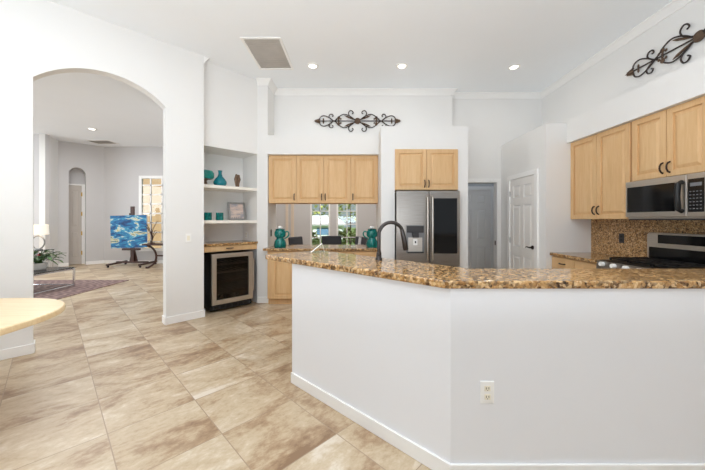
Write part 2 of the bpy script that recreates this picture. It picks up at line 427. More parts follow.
# peninsula half wall
A = (-0.528, 2.56); C = (0.502, 1.60)
pen = [A, C, (3.36, 1.60), (3.36, 1.95), (0.74, 1.95), (-0.2, 2.86)]
struct(MB().prism(pen, 0, 1.0).build('wall_peninsula', plain('peninsula_paint', (232, 233, 236), 0.7, spec=0.3, vary=0.006, vs=2)))
def off(p, q, d):
    v = (Vector(q) - Vector(p)).normalized(); return Vector((v.y, -v.x)) * d
bb = 0.014
m = MB().prism([(A[0], A[1]), (A[0] - bb * k * 2 + bb * k, A[1] - bb * k), (C[0] - bb * 0.414, C[1] - bb), C], 0, 0.085)
m.prism([C, (C[0] - bb * 0.414, C[1] - bb), (3.36, C[1] - bb), (3.36, C[1])], 0, 0.085)
struct(m.build('baseboard_peninsula', 'trim', bevel=0.003))

# living room beyond the arch
K = (-7.87, 9.57)
def walls(name, pts, mat='gwall', z0=0, z1=CEIL, th=0.12):
    mm = MB()
    for p, q in zip(pts[:-1], pts[1:]): mm.seg(p, q, z0, z1, th)
    return struct(mm.build(name, mat))
walls('wall_living_left', [(-11.8, 8.16), (-8.29, 8.16)])
walls('wall_living_return', [(-8.29, 8.16), (-8.6, 8.84)], 'wall')
# angled wall with arched recess: local x along the wall, -y faces the room
wl = S2 * 0.73
LOC = (-8.6, 8.84, 0)
r0, r1 = 0.22, 0.60
m = MB(); m.box(0, r0, 0, 0.35, 0, CEIL); m.box(r1, wl, 0, 0.35, 0, CEIL)
ap = arch_pts(r0, r1, 2.74, 2.93, 14)
for (xa, za), (xb, zb) in zip(ap[:-1], ap[1:]): m.prismy([(xa, za), (xb, zb), (xb, CEIL), (xa, CEIL)], 0, 0.35)
m.box(r0 - 0.1, r1 + 0.1, 0.35, 0.45, 0, CEIL)
struct(m.build('wall_living_angled', 'gwall', loc=LOC, rz=R(45)))
# far wall with window opening
WX0, WX1, WZ0, WZ1 = -6.78, -5.7, 0.38, 2.75
m = MB().box(K[0], WX0, K[1], K[1] + 0.14, 0, CEIL).box(WX1, -3.6, K[1], K[1] + 0.14, 0, CEIL).box(WX0, WX1, K[1], K[1] + 0.14, 0, WZ0).box(WX0, WX1, K[1], K[1] + 0.14, WZ1, CEIL)
struct(m.build('wall_living_far', 'gwall'))
struct(MB().box(-3.72, -3.6, 6.2, K[1], 0, CEIL).build('wall_living_right', 'gwall'))
m = MB().box(K[0], -3.72, K[1] - 0.014, K[1], 0, 0.1).box(-11.8, -8.3, 8.146, 8.16, 0, 0.1)
struct(m.build('baseboard_living', 'trim'))
struct(MB().box(0, r0, -0.014, 0, 0, 0.1).box(r1, wl, -0.014, 0, 0, 0.1).build('baseboard_living_angled', 'trim', loc=LOC, rz=R(45)))

def panel_door(m, w, h, th, rows, cols=2, st=0.11):
    """stile-and-rail door facing -y: rows are (z0, z1) of the panel fields"""
    m.box(0, w, 0.013, th, 0, h)
    cw = (w - st * (cols + 1)) / cols
    for i in range(cols + 1): m.box(i * (cw + st), i * (cw + st) + st, 0, 0.014, 0, h)
    zs = [0] + [z for r_ in rows for z in r_] + [h]
    for i in range(cols):
        x0 = st + i * (cw + st)
        for a, b in zip(zs[0::2], zs[1::2]): m.box(x0, x0 + cw, 0, 0.014, a, b)
        for a, b in rows: m.frustum(x0 + 0.012, x0 + cw - 0.012, a + 0.012, b - 0.012, 0.014, 0.001, 0.03)
SIX = [(0.2, 0.78), (0.93, 1.6), (1.72, 1.92)]
def lever(par, x, z, s=-1, mat='pull'):
    m = MB().lathe([(0, 0), (0.03, 0), (0.03, 0.012), (0.012, 0.018), (0.011, 0.05), (0, 0.05)], n=16)
    for v in m.b.verts: v.co = Vector((x + v.co.x, -v.co.z, z + v.co.y))
    m.tube([(x, -0.045, z), (x + s * 0.03, -0.05, z), (x + s * 0.07, -0.048, z + 0.006), (x + s * 0.115, -0.045, z - 0.004)], [0.011, 0.01, 0.009, 0.008])
    return m.build('handle', mat, par, smooth=True)
# door_1: pantry, on the pantry's left face (faces -X); local x runs from far to near
d1 = thing('door_1', '', 'door', (2.648, 5.2, 0.0), R(-90)); d1['kind'] = 'structure'
m = MB(); panel_door(m, 0.722, 2.03, 0.04, SIX, st=0.1); m.build('door_leaf', 'door', d1, bevel=0.002)
lever(d1, 0.66, 0.95, -1)
for z in (0.25, 1.02, 1.8): MB().tube([(-0.002, -0.006, z - 0.045), (-0.002, -0.006, z + 0.045)], 0.008).build('hinge', 'silver', d1, smooth=True)
m = MB().box(-0.075, 0.0, -0.02, 0.012, 0, 2.105).box(0.722, 0.797, -0.02, 0.012, 0, 2.105).box(0, 0.722, -0.02, 0.012, 2.032, 2.105)
m.build('door_frame', 'trim', d1, bevel=0.004)
# hall opening casing and jamb
m = MB().box(1.75, 1.82, 5.53, 5.55, 0, 2.11).box(2.58, 2.65, 5.53, 5.55, 0, 2.11).box(1.82, 2.58, 5.53, 5.55, 2.04, 2.11)
struct(m.build('trim_4', 'trim', bevel=0.004))
# hall beyond
m = MB().box(1.3, 4.6, 6.8, 6.92, 0, CEIL).box(1.18, 1.3, 5.67, 6.92, 0, CEIL).box(4.6, 4.72, 5.55, 6.92, 0, CEIL).box(3.52, 4.6, 5.55, 5.67, 0, CEIL)
struct(m.build('wall_hall', 'hwall'))
struct(MB().box(3.52, 4.72, 5.55, 6.92, -0.1, 0).build('floor_hall', 'floor'))
struct(MB().box(3.52, 4.72, 5.55, 6.92, CEIL, CEIL + 0.1).build('ceiling_hall', 'ceil'))
d2 = thing('door_2', '', 'door', (2.29, 6.775, 0.0), 0); d2['kind'] = 'structure'
m = MB(); panel_door(m, 0.72, 2.03, 0.02, SIX, st=0.1); m.build('door_leaf', 'door', d2, bevel=0.002)
lever(d2, 0.06, 0.95, 1)
MB().box(-0.075, 0, -0.015, 0.02, 0, 2.105).box(0.72, 0.795, -0.015, 0.02, 0, 2.105).box(0, 0.72, -0.015, 0.02, 2.03, 2.105).build('door_frame', 'trim', d2)
# door_3: tall door at the back of the living room's arched recess
d3 = thing('door_3', '', 'door', LOC, R(45)); d3['kind'] = 'structure'
m = MB(); panel_door(m, 0.30, 2.4, 0.04, [(0.2, 1.0), (1.15, 2.25)], cols=1, st=0.07)
for v in m.b.verts: v.co += Vector((r0 + 0.0, 0.30, 0.01))
m.build('door_leaf', 'tdoor', d3)
MB().box(r0 + 0.302, r1, 0.27, 0.35, 0, 2.46).box(r0, r0 + 0.302, 0.27, 0.35, 2.415, 2.46).build('door_frame', 'trim', d3)
for z in (0.35, 0.95, 1.55, 2.15): MB().box(r0 + 0.29, r0 + 0.315, 0.262, 0.275, z - 0.06, z + 0.06).build('hinge', 'brass', d3)

# windows: frame with muntin bars, glass pane
def window(name, x0, x1, z0, z1, y, cols, rows, fw=0.06, mh=0.012):
    w = thing(name, '', 'window', (x0, y, z0)); w['kind'] = 'structure'
    W, H = x1 - x0, z1 - z0
    m = MB().box(0, fw, 0, 0.07, 0, H).box(W - fw, W, 0, 0.07, 0, H).box(fw, W - fw, 0, 0.07, 0, fw).box(fw, W - fw, 0, 0.07, H - fw, H)
    for i in range(1, cols):
        x = W * i / cols; m.box(x - mh, x + mh, 0.02, 0.05, fw, H - fw)
    for i in range(1, rows):
        z = H * i / rows; m.box(fw, W - fw, 0.02, 0.05, z - mh, z + mh)
    m.build('window_frame', 'trim', w)
    MB().box(fw, W - fw, 0.032, 0.038, fw, H - fw).build('pane', 'glass', w)
    return w
window('window_1', WX0, WX1, WZ0, WZ1, K[1] - 0.01, 3, 8, 0.09, 0.02)
struct(MB().box(-9.5, -3.9, 13.5, 13.65, -0.15, 4.2).build('wall_patio', 'stucco'))

# dining room behind the serving opening
DY = 8.6
wz0, wz1 = 0.5, 2.35
w1 = (-1.26, -0.70); w2 = (-0.52, 0.07)
m = MB().box(-2.6, w1[0], DY, DY + 0.12, 0, CEIL).box(w1[1], w2[0], DY, DY + 0.12, 0, CEIL).box(w2[1], 1.2, DY, DY + 0.12, 0, CEIL)
for a, b in (w1, w2): m.box(a, b, DY, DY + 0.12, 0, wz0).box(a, b, DY, DY + 0.12, wz1, CEIL)
struct(m.build('wall_dining_back', 'gwall'))
struct(MB().box(-2.72, -2.6, 5.55, DY + 0.12, 0, CEIL).box(1.06, 1.18, 5.67, DY + 0.12, 0, CEIL).box(-2.6, -1.6, 5.55, 5.67, 0, CEIL).build('wall_dining_sides', 'gwall'))
window('window_2', w1[0], w1[1], wz0, wz1, DY - 0.005, 2, 5, 0.045)
window('window_3', w2[0], w2[1], wz0, wz1, DY - 0.005, 2, 5, 0.045)
struct(MB().box(-1.80, -1.72, DY - 0.03, DY, 0, 2.3).box(-1.95, -1.88, DY - 0.03, DY, 0, 2.3).build('trim_5', 'casing'))
struct(MB().box(-30, 20, 10.2, 60, -0.35, -0.15).build('lawn', 'lawn'))

# ================================================================== CABINETS
def pull(par, x, z, vert=True, L=0.1):
    pts = [(0, 0.002, -L / 2), (0, -0.018, -L * 0.42), (0, -0.03, -L * 0.2), (0, -0.032, 0), (0, -0.03, L * 0.2), (0, -0.018, L * 0.42), (0, 0.002, L / 2)]
    if not vert: pts = [(p[2], p[1], 0) for p in pts]
    pts = [(x + a, b, z + c) for a, b, c in pts]
    return MB().tube(pts, [0.009, 0.008, 0.0075, 0.008, 0.0075, 0.008, 0.009]).build('handle', 'pull', par, smooth=True)
def front(name, par, x0, x1, z0, z1, raised=True):
    g = 0.0025; x0 += g; x1 -= g; z0 += g; z1 -= g
    fw = 0.058
    m = MB()
    if raised and (z1 - z0) > 0.25:
        m.box(x0, x1, 0.015, 0.02, z0, z1)
        m.box(x0, x0 + fw, 0, 0.016, z0, z1).box(x1 - fw, x1, 0, 0.016, z0, z1).box(x0 + fw, x1 - fw, 0, 0.016, z0, z0 + fw).box(x0 + fw, x1 - fw, 0, 0.016, z1 - fw, z1)
        m.frustum(x0 + fw + 0.004, x1 - fw - 0.004, z0 + fw + 0.004, z1 - fw - 0.004, 0.016, 0.002, 0.034)
    else: m.box(x0, x1, 0, 0.02, z0, z1)
    return m.build(name, 'wood', par, bevel=0.003)
def cabinet(name, label, loc, rz, w, h, d, doors=(), drawers=(), group=None, toe=0.0):
    t = thing(name, label, 'cabinet', loc, rz, group)
    MB().box(0, w, 0.021, d, toe, h).build('body', 'wood', t)
    if toe: MB().box(0, w, 0.075, d, 0, toe).build('toe_kick', 'wood', t)
    for x0, x1, z0, z1, hx, hz in doors:
        dd = front('door', t, x0, x1, z0, z1)
        if hx is not None: pull(dd, hx, hz)
    for x0, x1, z0, z1 in drawers:
        dd = front('drawer', t, x0, x1, z0, z1, False); pull(dd, (x0 + x1) / 2, (z0 + z1) / 2, False)
    return t
UY, UZ0, UZ1 = 5.04, 1.64, 2.43
G1 = 'maple wall cabinets over the serving opening'
h_ = UZ1 - UZ0
cabinet('wall_cabinet', 'single-door maple wall cabinet beside the white column', (-1.428, UY, UZ0), 0, 0.458, h_, 0.35, [(0, 0.458, 0, h_, 0.425, 0.1)], group=G1)
cabinet('wall_cabinet', 'two-door maple wall cabinet above the serving opening, under the iron scrollwork', (-0.97, UY, UZ0), 0, 0.9, h_, 0.35, [(0, 0.45, 0, h_, 0.42, 0.1), (0.45, 0.9, 0, h_, 0.48, 0.1)], group=G1)
cabinet('wall_cabinet', 'single-door maple wall cabinet beside the refrigerator surround wall', (-0.07, UY, UZ0), 0, 0.452, h_, 0.35, [(0, 0.452, 0, h_, 0.035, 0.1)], group=G1)
cabinet('wall_cabinet', 'short two-door maple cabinet directly above the steel refrigerator', (0.587, 4.455, 1.80), 0, 0.921, 0.6, 0.6, [(0, 0.4605, 0, 0.595, 0.43, 0.09), (0.4605, 0.921, 0, 0.595, 0.49, 0.09)])
RX = 3.0
G2 = 'maple wall cabinets on the stove wall'
cabinet('wall_cabinet', 'tall two-door maple wall cabinet over the outlet on the granite backsplash', (RX, 4.248, 1.37), R(-90), 0.92, 1.06, 0.395, [(0, 0.46, 0, 1.06, 0.426, 0.11), (0.46, 0.92, 0, 1.06, 0.494, 0.11)], group=G2)
cabinet('wall_cabinet', 'shorter two-door maple wall cabinet directly above the microwave', (RX, 3.325, 1.775), R(-90), 0.77, 0.655, 0.395, [(0.02, 0.385, 0, 0.655, 0.352, 0.09), (0.385, 0.75, 0, 0.655, 0.418, 0.09)], group=G2)
# base cabinets
CT = 0.87
cabinet('base_cabinet', 'maple base cabinet with one door at the foot of the white column', (-1.40, 4.86, 0), 0, 0.45, CT, 0.535, [(0.06, 0.45, 0.1, CT - 0.01, 0.415, CT - 0.1)], toe=0.1, group='maple base cabinets under the serving counter')
cabinet('base_cabinet', 'maple base cabinet of two doors half hidden behind the peninsula counter end', (-0.95, 4.86, 0), 0, 0.9, CT, 0.535, [(0, 0.45, 0.1, CT - 0.01, 0.41, CT - 0.1), (0.45, 0.9, 0.1, CT - 0.01, 0.49, CT - 0.1)], toe=0.1, group='maple base cabinets under the serving counter')
cabinet('base_cabinet', 'maple base cabinet mostly hidden by the peninsula, left of the refrigerator surround', (-0.05, 4.86, 0), 0, 0.415, CT, 0.535, [(0, 0.415, 0.1, CT - 0.01, 0.03, CT - 0.1)], toe=0.1, group='maple base cabinets under the serving counter')
cabinet('base_cabinet', 'maple base cabinet with two drawers between the pantry box and the stove', (2.74, 4.248, 0), R(-90), 0.88, CT, 0.65, [(0, 0.44, 0.1, 0.70, 0.40, 0.6), (0.44, 0.88, 0.1, 0.70, 0.48, 0.6)], [(0, 0.44, 0.70, CT - 0.01), (0.44, 0.88, 0.70, CT - 0.01)], toe=0.1)

# ================================================================== COUNTERS
def rounded(poly, rr, n=5):
    out = []
    for i, p in enumerate(poly):
        r_ = rr[i] if isinstance(rr, (list, tuple)) else rr
        if r_ <= 0: out.append(p); continue
        p = Vector(p); a = (Vector(poly[i - 1]) - p).normalized(); b = (Vector(poly[(i + 1) % len(poly)]) - p).normalized()
        half = a.angle(b) / 2; dist = r_ / math.tan(half); c = p + (a + b).normalized() * (r_ / math.sin(half))
        s, e = p + a * dist - c, p + b * dist - c
        for j in range(n + 1):
            v = s.lerp(e, j / n).normalized() * r_ + c; out.append(tuple(v))
    return out
top = [(-0.85, 2.81), (0.475, 1.582), (3.285, 1.582), (3.285, 2.0), (0.76, 2.0), (-0.36, 3.20)]
o = MB().prism(rounded(top, [0.05, 0.04, 0, 0, 0, 0.05]), 1.001, 1.043).build('countertop', 'granite', bevel=0.01, segs=3)
tag(o, 'long angled brown granite countertop on the white half wall', 'countertop')
o = MB().box(-1.46, 0.368, 4.82, 5.57, CT + 0.001, 0.91).build('countertop', 'granite', bevel=0.008)
tag(o, 'brown granite counter under the serving opening, holding the two teal jugs', 'countertop')
o = MB().box(2.71, 3.289, 3.365, 4.248, CT + 0.001, 0.91).build('countertop', 'granite', bevel=0.008)
tag(o, 'short brown granite counter between pantry box and gas stove', 'countertop')
struct(MB().box(3.29, 3.4, -0.5, 4.25, 0.91, 1.369).build('wall_backsplash', 'splash'))

# ================================================================== REFRIGERATOR
fr = thing('refrigerator', 'stainless steel french-door refrigerator with water dispenser and black glass panel', 'refrigerator', (0.595, 4.36, 0))
FW = 0.905
MB().box(0.005, FW - 0.005, 0.075, 0.8, 0.02, 1.765).build('body', 'dgrey', fr)
hx = FW / 2 + 0.016
dl = MB().box(0, hx - 0.003, 0, 0.07, 0.70, 1.78).build('door', 'steel', fr, bevel=0.008)
dr = MB().box(hx + 0.003, FW, 0, 0.07, 0.70, 1.78).build('door', 'steel', fr, bevel=0.008)
fd = MB().box(0, FW, 0, 0.07, 0.06, 0.69).build('drawer', 'steel', fr, bevel=0.008)
def bar(par, pts, r): return MB().tube(pts, r, 10).build('handle', 'lsteel', par, smooth=True)
for par, x in ((dl, hx - 0.035), (dr, hx + 0.035)):
    bar(par, [(x, 0.0, 0.78), (x, -0.045, 0.80), (x, -0.058, 1.0), (x, -0.062, 1.25), (x, -0.058, 1.5), (x, -0.045, 1.68), (x, 0.0, 1.70)], 0.013)
bar(fd, [(0.1, 0, 0.62), (0.12, -0.05, 0.62), (hx, -0.06, 0.62), (FW - 0.12, -0.05, 0.62), (FW - 0.1, 0, 0.62)], 0.013)
MB().box(0.53, 0.865, -0.004, 0.0, 0.88, 1.67).build('glass_panel', 'blackglass', dr)
dp = MB().box(0.135, 0.395, -0.006, 0.0, 0.89, 1.285).build('dispenser', 'grey', dl, bevel=0.004)
for nm, mt, b in (('control_panel', 'blackglass', (0.145, 0.385, -0.014, -0.006, 1.18, 1.275)), ('recess', 'steel', (0.165, 0.365, -0.008, -0.006, 0.90, 1.16)), ('spout', 'dgrey', (0.22, 0.31, -0.05, -0.008, 1.11, 1.18)), ('paddle', 'white', (0.235, 0.295, -0.022, -0.008, 1.0, 1.09)), ('drip_tray', 'dgrey', (0.15, 0.38, -0.04, -0.006, 0.885, 0.905))):
    pass
MB().box(0.145, 0.385, -0.014, -0.006, 1.18, 1.275).box(0.22, 0.31, -0.05, -0.006, 1.11, 1.18).build('control_panel', 'dgrey', dl, bevel=0.003)
MB().box(0.165, 0.365, -0.009, -0.006, 0.91, 1.11).build('recess', 'lsteel', dl)
MB().box(0.235, 0.295, -0.025, -0.009, 1.0, 1.09).build('paddle', 'white', dl, bevel=0.004)
MB().box(0.15, 0.38, -0.035, -0.006, 0.888, 0.908).build('drip_tray', 'dgrey', dl)
MB().box(0.255, 0.275, -0.027, -0.025, 1.03, 1.06).build('lever_mark', 'dgrey', dl)

# ================================================================== MICROWAVE
mw = thing('microwave', 'stainless over-the-range microwave with black glass door above the stove', 'microwave', (2.945, 3.322, 1.37), R(-90))
WM, HM = 0.765, 0.40
MB().box(0, WM, 0.03, 0.42, 0.0, HM).build('body', 'lsteel', mw, bevel=0.004)
md = MB().box(0.002, 0.612, 0, 0.03, 0.02, HM - 0.004).build('door', 'lsteel', mw, bevel=0.005)
MB().box(0.025, 0.515, -0.003, 0, 0.07, HM - 0.065).build('glass_panel', 'blackglass', md)
MB().tube([(0.575, 0, 0.07), (0.575, -0.035, 0.085), (0.575, -0.045, 0.2), (0.575, -0.035, HM - 0.085), (0.575, 0, HM - 0.07)], 0.022, 10).build('handle', 'black', md, smooth=True)
cp = MB().box(0.616, WM - 0.002, 0, 0.03, 0.02, HM - 0.004).build('control_panel', 'lsteel', mw, bevel=0.004)
MB().box(0.628, 0.752, -0.003, 0, 0.06, HM - 0.05).build('keypad', 'blackglass', cp)
for i in range(4):
    for j in range(6): MB().box(0.640 + i * 0.027, 0.654 + i * 0.027, -0.0042, -0.003, 0.085 + j * 0.03, 0.093 + j * 0.03).build('button', 'grey', cp)
MB().box(0.645, 0.735, -0.0042, -0.003, 0.285, 0.315).build('display', 'grey', cp)
MB().box(0.03, WM - 0.03, 0.02, 0.38, -0.012, 0.0).build('vent_base', 'dgrey', mw)

# ================================================================== RANGE
rg = thing('gas_range', 'stainless gas range with black cast iron grates and tall backguard', 'stove', (2.66, 3.36, 0), R(-90))
WR = 0.755
MB().box(0, WR, 0.03, 0.615, 0.05, 0.90).build('body', 'lsteel', rg)
od = MB().box(0.01, WR - 0.01, 0.0, 0.03, 0.2, 0.74).build('oven_door', 'lsteel', rg, bevel=0.004)
MB().box(0.12, WR - 0.12, -0.003, 0, 0.3, 0.6).build('glass_panel', 'blackglass', od)
bar(od, [(0.06, 0, 0.69), (0.07, -0.05, 0.69), (WR - 0.07, -0.05, 0.69), (WR - 0.06, 0, 0.69)], 0.013)
MB().hexa([(0, -0.01, 0.77), (WR, -0.01, 0.77), (WR, 0.1, 0.77), (0, 0.1, 0.77), (0, 0.004, 0.919), (WR, 0.004, 0.919), (WR, 0.1, 0.919), (0, 0.1, 0.919)]).build('front_panel', 'steel', rg, bevel=0.003)
for i in range(5):
    x = 0.09 + i * (WR - 0.18) / 4
    m = MB().lathe([(0, 0), (0.026, 0), (0.024, 0.03), (0.021, 0.035), (0, 0.035)], n=18)
    rot = Matrix.Translation((x, 0.001, 0.886)) @ Matrix.Rotation(R(84), 4, 'X')
    for v in m.b.verts: v.co = rot @ v.co
    m.build('knob', 'white', rg, smooth=True)
MB().box(0, WR, 0.03, 0.555, 0.919, 0.926).build('cooktop', 'black', rg, bevel=0.004)
for gx in range(3):
    x0 = 0.02 + gx * 0.24; x1 = x0 + 0.235
    m = MB()
    for yy in (0.13, 0.33, 0.53): m.box(x0, x1, yy - 0.008, yy + 0.008, 0.938, 0.953)
    for xx in (x0 + 0.008, (x0 + x1) / 2, x1 - 0.008): m.box(xx - 0.008, xx + 0.008, 0.122, 0.538, 0.938, 0.955)
    for xx in (x0 + 0.06, x1 - 0.06): m.box(xx - 0.006, xx + 0.006, 0.2, 0.29, 0.938, 0.953).box(xx - 0.006, xx + 0.006, 0.38, 0.47, 0.938, 0.953)
    for xx in (x0 + 0.008, x1 - 0.008):
        for yy in (0.13, 0.53): m.box(xx - 0.008, xx + 0.008, yy - 0.008, yy + 0.008, 0.92, 0.94)
    m.build('grate', 'black', rg, bevel=0.003)
for x, y, r_ in ((0.14, 0.24, 0.045), (0.14, 0.46, 0.035), (0.38, 0.35, 0.05), (0.62, 0.24, 0.04), (0.62, 0.46, 0.035)):
    MB().lathe([(0, 0.92), (r_, 0.92), (r_, 0.928), (r_ * 0.8, 0.932), (0, 0.932)], (x, y, 0)).build('burner', 'dgrey', rg, smooth=True)
bgd = MB().prismy([(0, 0.92), (WR, 0.92), (WR, 1.20), (WR - 0.02, 1.225), (0.02, 1.225), (0, 1.20)], 0.555, 0.625).build('backguard', 'lsteel', rg, bevel=0.006)
MB().box(0.03, WR - 0.02, 0.549, 0.555, 0.94, 1.07).build('black_panel', 'blackglass', bgd)
dsp = MB().box(0.13, WR - 0.13, 0.547, 0.555, 1.115, 1.205).build('display', 'blackglass', bgd)

# ================================================================== NICHE
def nthing(name, label, cat, t, y, z, group=None): return thing(name, label, cat, ((t - 4.667 + (-y)) * k if False else t * k - 4.667 * k - y * k, t * k + 4.667 * k + y * k, z), NR, group)
o = MB().box(1.501, 2.399, 0.0, 0.519, 1.835, 1.88).build('shelf', 'shelf', loc=NL, rz=NR, bevel=0.003); tag(o, 'cream niche shelf holding the teal bottle, the upper one', 'shelf')
o = MB().box(1.501, 2.399, 0.0, 0.519, 1.31, 1.355).build('shelf', 'shelf', loc=NL, rz=NR, bevel=0.003); tag(o, 'cream niche shelf holding two candle cups, the lower one', 'shelf')
o = MB().box(1.501, 2.399, -0.03, 0.519, 0.975, 1.01).build('countertop', 'granite', loc=NL, rz=NR, bevel=0.006); tag(o, 'small granite slab in the niche above the wine cooler', 'countertop')
t = nthing('drawer_unit', 'slim maple drawer under the niche granite, over the wine cooler', 'drawer', 1.501, -0.005, 0.885)
MB().box(0, 0.897, 0.021, 0.5, 0, 0.089).build('body', 'wood', t)
dd = front('drawer', t, 0.0, 0.897, 0.0, 0.088, False); pull(dd, 0.4485, 0.045, False)
# wine cooler
wc = nthing('wine_cooler', 'stainless framed wine cooler with a dark glass door in the niche', 'wine cooler', 1.65, -0.105, 0)
Wc, Hc = 0.625, 0.86
m = MB().box(0, 0.02, 0.055, 0.58, 0.03, Hc).box(Wc - 0.02, Wc, 0.055, 0.58, 0.03, Hc).box(0.02, Wc - 0.02, 0.055, 0.58, Hc - 0.02, Hc).box(0.02, Wc - 0.02, 0.055, 0.58, 0.03, 0.12).box(0.02, Wc - 0.02, 0.56, 0.58, 0.12, Hc - 0.02)
m.build('body', 'black', wc)
m = MB().box(0.03, Wc - 0.03, 0.05, 0.056, 0.035, 0.1)
m.build('kick_grille', 'dgrey', wc)
m = MB()
for i in range(6): m.box(0.04 + i * 0.092, 0.115 + i * 0.092, 0.04, 0.05, 0.045, 0.09)
m.build('vent', 'black', wc, bevel=0.004)
fw = 0.066
wd = MB().box(0, fw, 0, 0.05, 0.12, Hc).box(Wc - fw, Wc, 0, 0.05, 0.12, Hc).box(fw, Wc - fw, 0, 0.05, 0.12, 0.12 + fw).box(fw, Wc - fw, 0, 0.05, Hc - 0.06, Hc).build('door', 'lsteel', wc, bevel=0.004)
MB().box(fw, Wc - fw, 0.02, 0.026, 0.18, Hc - 0.055).build('pane', 'cglass', wd)
MB().box(Wc - 0.01, Wc + 0.012, -0.02, 0.0, 0.25, 0.75).build('handle', 'lsteel', wd, bevel=0.004)
for z in (0.26, 0.42, 0.56, 0.68):
    m = MB().box(0.03, Wc - 0.03, 0.075, 0.09, z, z + 0.03)
    for i in range(7): m.box(0.05 + i * 0.085, 0.06 + i * 0.085, 0.09, 0.53, z + 0.005, z + 0.012)
    m.build('rack', 'silver' if z > 0.5 else 'dwood', wc)
proto = None
for i, (tx, ty, h) in enumerate(((0.13, 0.2, 0.29), (0.22, 0.16, 0.29), (0.30, 0.22, 0.29), (0.40, 0.17, 0.29), (0.49, 0.22, 0.29))):
    loc = nthing('x', '', '', 1.625 + tx, -0.105 + ty, 0.124); p = tuple(loc.location); bpy.data.objects.remove(loc)
    if proto is None:
        proto = MB().lathe([(0, 0), (0.03, 0), (0.031, 0.08), (0.028, 0.095), (0.012, 0.112), (0.012, 0.132), (0, 0.132)], n=14).build('bottle', 'wine', smooth=True); b = proto
    else:
        b = proto.copy(); COL.objects.link(b)
    b.location = p
    tag(b, 'dark glass bottle standing at the bottom inside the wine cooler', 'bottle', 'bottles inside the wine cooler')
# upper shelf
t = nthing('pedestal_vessel', 'teal domed vessel on a brown footed stand on the upper niche shelf', 'decor', 1.66, 0.2, 1.88)
MB().lathe([(0, 0.10), (0.10, 0.10), (0.125, 0.13), (0.125, 0.19), (0.10, 0.225), (0.05, 0.235), (0, 0.235)], n=28).build('dome', 'teal', t, smooth=True)
MB().lathe([(0.0, 0), (0.075, 0), (0.07, 0.015), (0.03, 0.03), (0.022, 0.07), (0.04, 0.095), (0.09, 0.1), (0, 0.1)], n=20).build('stand', 'brown', t, smooth=True)
t = nthing('vase', 'aqua glass bottle vase with round belly on the upper niche shelf', 'vase', 1.89, 0.22, 1.88)
MB().lathe([(0, 0), (0.06, 0), (0.094, 0.04), (0.098, 0.075), (0.075, 0.12), (0.038, 0.16), (0.025, 0.2), (0.026, 0.235), (0.034, 0.255), (0.025, 0.255), (0.018, 0.22), (0, 0.2)], n=28).build('vessel', 'aqua', t, smooth=True)
t = nthing('figurine', 'small carved brown figurine near the end of the upper niche shelf', 'figurine', 2.15, 0.18, 1.88)
MB().lathe([(0, 0), (0.04, 0), (0.042, 0.015), (0.03, 0.02), (0, 0.02)], n=16).build('base', 'dwood', t, smooth=True)
m = MB().tube([(-0.01, 0, 0.018), (-0.018, 0, 0.07), (-0.026, 0, 0.14), (-0.016, 0, 0.19), (0.0, 0, 0.2)], [0.018, 0.022, 0.026, 0.022, 0.012], 10)
m.tube([(0.01, 0, 0.018), (0.016, 0.01, 0.07), (0.028, 0.0, 0.14), (0.018, 0, 0.19), (0.002, 0, 0.2)], [0.018, 0.02, 0.026, 0.02, 0.012], 10)
m.tube([(-0.03, -0.01, 0.06), (0.0, -0.022, 0.1), (0.03, -0.01, 0.15)], [0.012, 0.018, 0.012], 8).ball((-0.015, 0, 0.205), 0.02).ball((0.022, 0, 0.2), 0.018)
m.build('figure', 'brown', t, smooth=True)
# lower shelf
for i, tt in enumerate((1.70, 1.875)):
    t = nthing('candle_cup', ['teal glass candle cup at the lower niche shelf end beside the arch pier', 'teal glass candle cup between the other cup and the picture frame'][i], 'candle holder', tt, 0.2, 1.355, 'teal candle cups on the lower niche shelf')
    MB().lathe([(0, 0), (0.05, 0), (0.056, 0.01), (0.056, 0.12), (0.05, 0.12), (0.048, 0.03), (0, 0.03)], n=24).build('cup', 'tealglass', t, smooth=True)
    MB().lathe([(0, 0.031), (0.046, 0.031), (0.046, 0.06), (0, 0.06)], n=20).build('candle', 'white', t, smooth=True)
t = nthing('picture_frame', 'silver framed faded picture leaning in the lower niche shelf', 'picture frame', 2.06, 0.28, 1.358)
tilt = Matrix.Rotation(R(-10), 4, 'X')
w_, hh = 0.28, 0.30
m = MB()
for b in ((0, 0.03, 0, 0.02, 0, hh), (w_ - 0.03, w_, 0, 0.02, 0, hh), (0.03, w_ - 0.03, 0, 0.02, 0, 0.03), (0.03, w_ - 0.03, 0, 0.02, hh - 0.03, hh)): m.box(*b, mat=tilt)
for i in range(5): m.box(0.045 + i * 0.037, 0.055 + i * 0.037, -0.004, 0.004, 0.0, 0.055, mat=tilt)
m.build('frame', 'silver', t, bevel=0.003)
MB().box(0.028, w_ - 0.028, 0.006, 0.014, 0.028, hh - 0.028, mat=tilt).build('picture', 'photo', t)
MB().hexa([(0.10, 0.03, 0.0), (0.15, 0.03, 0.0), (0.15, 0.14, 0.0), (0.10, 0.14, 0.0), (0.10, 0.055, 0.2), (0.15, 0.055, 0.2), (0.15, 0.06, 0.2), (0.10, 0.06, 0.2)]).build('easel_back', 'dgrey', t)

